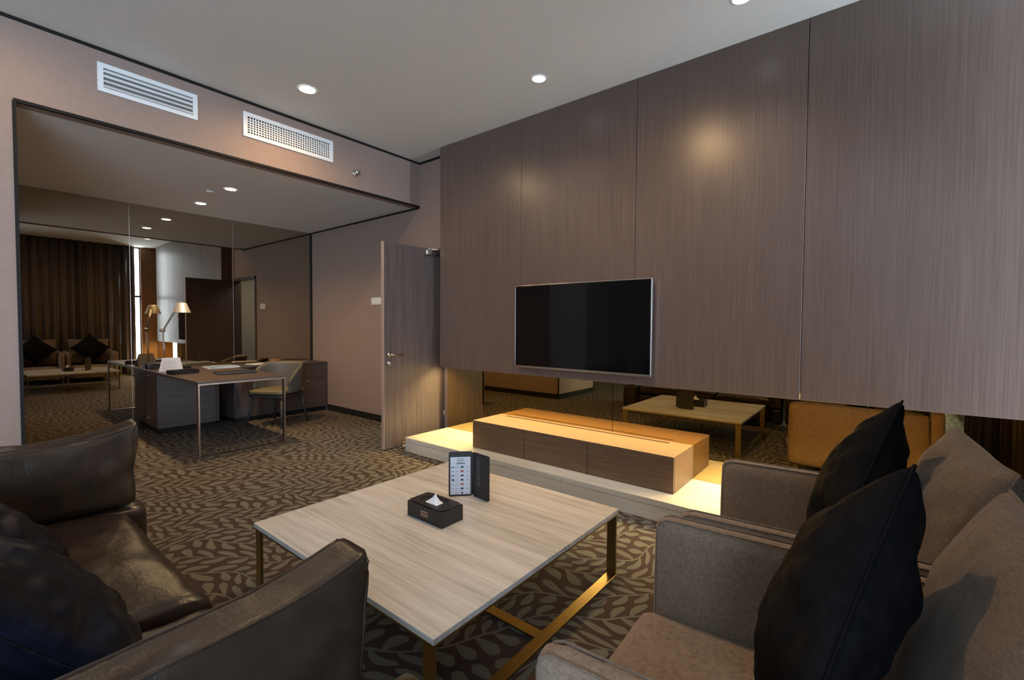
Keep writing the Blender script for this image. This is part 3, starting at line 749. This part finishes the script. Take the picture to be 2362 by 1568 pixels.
# ------------------------------------------------------------------ fabric armchairs
def armchair(loc, rz, label, seed):
    a = thing('armchair', label, 'armchair', loc, rz, 'taupe armchairs side by side')
    W, ai, zt, zb = .418, .345, .635, .10
    for s in (-1, 1):
        x0, x1 = (ai, W) if s > 0 else (-W, -ai)
        ar = link('armrest', pad(x0, x1, -.90, 0, zb, zt, .034, (.004, .006, .003), n=12), M['fabric'], a, smooth=True, local=True)
        for xx in (x0+.012, x1-.012):
            p = [(xx, -.008, zb+.02), (xx, -.006, zt-.04), (xx, -.016, zt-.014), (xx, -.04, zt-.002), (xx, -.4, zt+.0015), (xx, -.86, zt-.001)]
            link('seam', tube(B(), p, .0032, 6), M['pillowfab'], ar, smooth=True, local=True)
    link('seat_base', pad(-ai+.002, ai-.002, -.86, -.01, zb, .205, .012, n=6), M['fabric'], a, smooth=True, local=True)
    link('seat_cushion', pad(-ai+.003, ai-.003, -.80, .03, .207, .333, .04, (0, .012, .014), .004, seed, n=16), M['fabric'], a, smooth=True, local=True)
    link('back_frame', pad(-W+.002, W-.002, -.985, -.902, zb, .66, .03, (0, .004, .004), n=10), M['fabric'], a, smooth=True, local=True)
    # loose back pillow, leaning on the frame
    up_ = Vector((0, -.30, .954)).normalized(); nn = Vector((0, .954, .30)).normalized()
    m_ = Matrix(((1, 0, 0, 0), (0, up_.y, nn.y, -.735), (0, up_.z, nn.z, .635), (0, 0, 0, 1)))
    b = pillow(.685, .57, .22, seed, pinch=.05, wr=.010, ex=.36); b.transform(m_); pl_ = link('back_cushion', b, M['pillowfab'], a, smooth=True, local=True)
    b = pillow_seam(.685, .57, .05); b.transform(m_); link('seam', b, M['pillowfab'], pl_, smooth=True, local=True)
    for sx_ in (-1, 1):
        for y in (-.06, -.92):
            link('leg', bx(sx_*.39-.02, sx_*.39+.02, y-.02, y+.02, .001, zb-.001), M['bronze'], a, local=True)
    return a
armchair((1.99, .545, 0), R(3.5), 'taupe fabric armchair next to the television wall, farther of the pair', 1)
armchair((1.135, .545, 0), R(3.5), 'taupe fabric armchair nearest the camera at the bottom of the photo', 2)

def scatter(label, center, up_, nrm, size, th_, m, seed, rot=45, group=None, pinch=.09, wr=.012):
    up_ = Vector(up_).normalized(); nrm = Vector(nrm); nrm = (nrm-up_*nrm.dot(up_)).normalized(); xx = up_.cross(nrm)
    m_ = Matrix(((xx.x, up_.x, nrm.x, center[0]), (xx.y, up_.y, nrm.y, center[1]), (xx.z, up_.z, nrm.z, center[2]), (0, 0, 0, 1)))
    t_ = thing('cushion', label, 'cushion', mtx=m_, group=group)
    b = pillow(size, size, th_, seed, pinch=pinch, wr=wr, n=56); b.transform(Matrix.Rotation(R(rot), 4, 'Z')); link('cover', b, m, t_, smooth=True, local=True)
    b = pillow_seam(size, size, pinch); b.transform(Matrix.Rotation(R(rot), 4, 'Z')); link('seam', b, m, t_, smooth=True, local=True)
    return t_
scatter('black satin cushion standing on its corner in the farther armchair', (2.03, .045, .715), (0, -.36, .93), (0, .93, .36), .48, .21, M['black'], 3)
scatter('black satin cushion standing on its corner in the nearest armchair', (1.17, .055, .70), (0, -.36, .93), (0, .93, .36), .475, .22, M['black'], 5)

# ------------------------------------------------------------------ leather sofa
so_ = thing('leather_sofa', 'dark brown leather sofa at the left with soft padded arms', 'sofa', (.2, 1.93, 0))
sx0, sxf = -.42, .53
link('base', pad(sx0, sxf-.02, .98, 2.88, .07, .26, .02, n=8), M['leather'], so_, smooth=True)
for k, (y0, y1) in enumerate(((1.015, 1.60), (1.605, 2.16), (2.165, 2.73))):
    pass
def corner_pull(p, u, w, s):     # seat cushion: corners droop outward
    k = max(0, u)**3*abs(w)**6; p.x += .028*k; p.y += .012*k*w
    if s > 0: p.z -= .02*k
    return p
def flare(amount, fx):
    def f(p, u, w, s):
        if s > 0:
            k = max(0, u)**5; p.z += amount*k*s; p.x += fx*k*s
        return p
    return f
sc1 = link('seat_cushion', pad(-.20, sxf-.02, 1.672, 2.735, .262, .418, .045, (.01, .0, .03), .014, 2, n=30, fn=corner_pull), M['leather'], so_, smooth=True)
sc2 = link('seat_cushion', pad(-.20, sxf-.02, 1.01, 1.645, .262, .400, .045, (.01, .0, .022), .012, 5, n=24, fn=corner_pull), M['leather'], so_, smooth=True)
for c_, (y0, y1) in ((sc1, (1.672, 2.735)), (sc2, (1.01, 1.645))):
    parent_mats[c_.name] = parent_mats[so_.name].copy()
    b = B(); tube(b, path_rrect(-.19, sxf-.014, y0+.001, y1-.001, .345, .045), .004, 6, True); link('piping', b, M['leather'], c_, smooth=True)
link('backrest', pad(sx0-.02, -.20, .99, 2.87, .262, .80, .06, (.02, 0, .01), .008, 7, n=18), M['leather'], so_, smooth=True)
# far arm: thick soft pad
def arm(args, r, puff, wr, seed, fl, n=30):
    o = link('armrest', pad(*args, r, puff, wr, seed, n, fl), M['leather'], so_, smooth=True)
    parent_mats[o.name] = parent_mats[so_.name].copy()
    for w in (-.93, .93): pad_welt(args, r, puff, wr, seed, fl, w, o)
    return o
arm((-.42, .565, 2.742, 2.93, .40, .755), .045, (.0, .035, -.02), .016, 9, flare(.055, .02))
link('arm_base', pad(-.42, .60, 2.74, 2.95, .07, .398, .03, (.01, .012, 0), .008, 11, n=14), M['leather'], so_, smooth=True)
arm((-.42, .575, .868, 1.0, .262, .735), .028, (.0, .010, -.012), .010, 13, flare(.045, .018))
link('arm_base', pad(-.42, .575, .872, .975, .07, .260, .02, n=8), M['leather'], so_, smooth=True)
for x in (-.36, .46):
    for y in (.93, 2.90):
        link('leg', bx(x-.02, x+.02, y-.02, y+.02, .001, .069), M['bronze'], so_)
scatter('blue-black cushion leaning on the sofa back, nearer the camera', (.125, 1.50, .60), (-.62, -.05, .78), (.78, 0, .62), .50, .20, M['navy'], 8, rot=0, pinch=.05, wr=.014)
scatter('blue-black cushion on the sofa next to the far arm', (.085, 2.22, .58), (-.62, 0, .78), (.78, .1, .62), .48, .17, M['navy'], 12, rot=0, pinch=.05, wr=.014)

# ottoman whose far corner shows at the very bottom
ot = thing('ottoman', 'brown leather ottoman of which one corner shows at the bottom edge', 'ottoman', (.38, .56, 0))
link('cushion', pad(.12, .655, .30, .828, .10, .49, .02, (.004, .004, .006), .002, 3, n=12), M['leather'], ot, smooth=True)
for x in (.16, .61):
    for y in (.34, .79): link('leg', bx(x-.018, x+.018, y-.018, y+.018, .001, .099), M['bronze'], ot)
